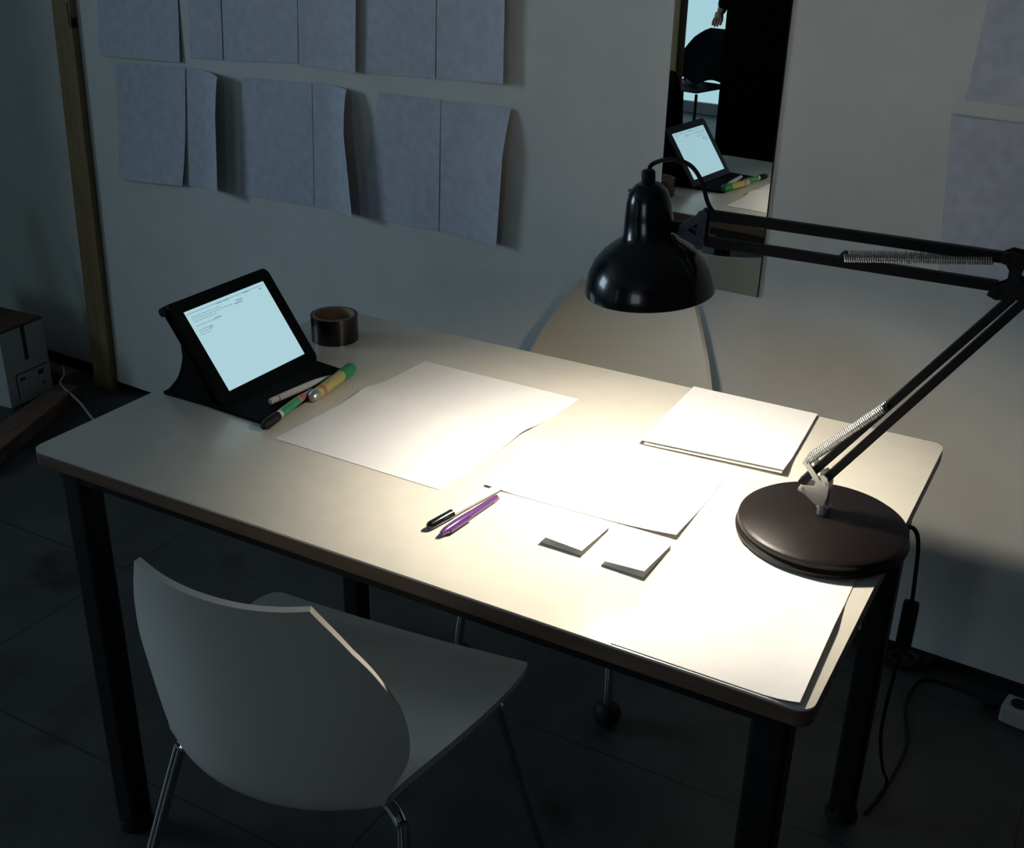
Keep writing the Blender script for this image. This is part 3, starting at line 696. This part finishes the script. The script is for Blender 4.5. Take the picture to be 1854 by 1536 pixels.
# person in dark clothing behind the cabinet, hand on the jacket
def skin_obj(name, nodes, edges, radii, material, parent, sub=2, rootv=0):
    me = bpy.data.meshes.new(name); me.from_pydata(nodes, edges, []); o = bpy.data.objects.new(name, me); C.objects.link(o)
    sk_ = o.modifiers.new('skin', 'SKIN'); sk_.use_smooth_shade = True
    for i, r_ in enumerate(radii):
        me.skin_vertices[0].data[i].radius = (r_, r_) if not isinstance(r_, tuple) else r_
    me.skin_vertices[0].data[rootv].use_root = True
    sb = o.modifiers.new('sub', 'SUBSURF'); sb.levels = sub; sb.render_levels = sub
    dg = bpy.context.evaluated_depsgraph_get(); ev = o.evaluated_get(dg); m2 = bpy.data.meshes.new_from_object(ev)
    o.modifiers.clear(); o.data = m2; m2.materials.clear(); m2.materials.append(MT[material])
    for f in m2.polygons: f.use_smooth = True
    if parent: o.parent = parent
    return o
PX, PY = -1.32, -3.34
ps = root('person', 'person in dark clothes behind the black cabinet reaching for the jacket', 'person', (PX, PY, 0))
HN = Vector((-1.685, -3.335, .785))      # where the hand grips
sh_l = Vector((PX-.14, PY+.01, 1.37)); el = Vector((-1.55, -3.31, 1.10)); wr = Vector((-1.668, -3.33, .850))
N = [(PX, PY, .95), (PX, PY, 1.12), (PX, PY, 1.30), (PX, PY, 1.42), (PX, PY+.01, 1.50), (PX, PY+.02, 1.58), (PX, PY+.02, 1.66), (PX, PY+.02, 1.74),
     tuple(sh_l), tuple(el), tuple(wr.lerp(HN, .35)), (PX+.17, PY, 1.40), (PX+.22, PY, 1.14), (PX+.20, PY+.06, .90),
     (PX-.09, PY, .90), (PX-.10, PY+.01, .50), (PX-.10, PY-.01, .09), (PX-.10, PY+.12, .04),
     (PX+.09, PY, .90), (PX+.10, PY+.01, .50), (PX+.10, PY-.01, .09), (PX+.10, PY+.12, .04)]
Ed = [(0, 1), (1, 2), (2, 3), (3, 4), (4, 5), (5, 6), (6, 7), (3, 8), (8, 9), (9, 10), (3, 11), (11, 12), (12, 13), (0, 14), (14, 15), (15, 16), (16, 17), (0, 18), (18, 19), (19, 20), (20, 21)]
Rd = [(.15, .11), (.14, .10), (.17, .11), (.12, .09), (.05, .05), (.065, .075), (.075, .09), (.05, .06), .055, .042, .028, .055, .042, .03, .085, .06, .045, .035, .085, .06, .045, .035]
skin_obj('body', N, Ed, Rd, 'skin', ps)
# clothing: sweater and trousers slightly outside the body
skin_obj('sweater', [N[0], N[1], N[2], N[3], N[8], N[9], tuple(wr.lerp(el, .02)), N[11], N[12], tuple(Vector(N[13]).lerp(Vector(N[12]), .1))],
         [(0, 1), (1, 2), (2, 3), (3, 4), (4, 5), (5, 6), (3, 7), (7, 8), (8, 9)], [(.165, .125), (.155, .115), (.185, .125), (.13, .10), .068, .054, .040, .068, .054, .042], 'cloth', ps)
skin_obj('trousers', [N[0], N[14], N[15], N[16], N[18], N[19], N[20]], [(0, 1), (1, 2), (2, 3), (0, 4), (4, 5), (5, 6)], [(.17, .13), .10, .075, .062, .10, .075, .062], 'cloth', ps)
skin_obj('hair', [(PX, PY-.02, 1.70), (PX, PY-.03, 1.76), (PX, PY-.07, 1.62)], [(0, 1), (0, 2)], [(.085, .095), (.05, .06), (.06, .05)], 'hair', ps)
fx = [(0, 1)]
nose = MB().add([(PX-.01, PY+.105, 1.645), (PX+.01, PY+.105, 1.645), (PX, PY+.135, 1.632), (PX, PY+.10, 1.675)], [(0, 1, 2), (0, 2, 3), (1, 3, 2), (0, 3, 1)])
nose.build('nose', 'skin', ps)
hn = [tuple(wr), tuple(wr.lerp(HN, .45))]; he = [(0, 1)]; hr = [.024, (.034, .018)]
tdir = (chx(1, 0, 0)-chx(0, 0, 0)).normalized(); fdir = (chx(0, 1, 0)-chx(0, 0, 0)).normalized()
base_ = wr.lerp(HN, .75)
for i, (o_, ln) in enumerate(((-.027, .85), (-.009, 1.0), (.009, .95), (.027, .75))):
    a = base_+tdir*o_; b = a+(Vector((0, 0, -.022))+fdir*.016)*ln; c = b+(Vector((0, 0, -.024))+fdir*.004)*ln; k = len(hn)
    hn += [tuple(a), tuple(b), tuple(c)]; he += [(1, k), (k, k+1), (k+1, k+2)]; hr += [.011, .009, .007]
k = len(hn); a = wr.lerp(HN, .4)-tdir*.03-fdir*.01; b = a+Vector((0, 0, -.03))-fdir*.012
hn += [tuple(a), tuple(b)]; he += [(1, k), (k, k+1)]; hr += [.012, .009]
skin_obj('hand', hn, he, hr, 'skin', ps, 1)
adopt(ps)
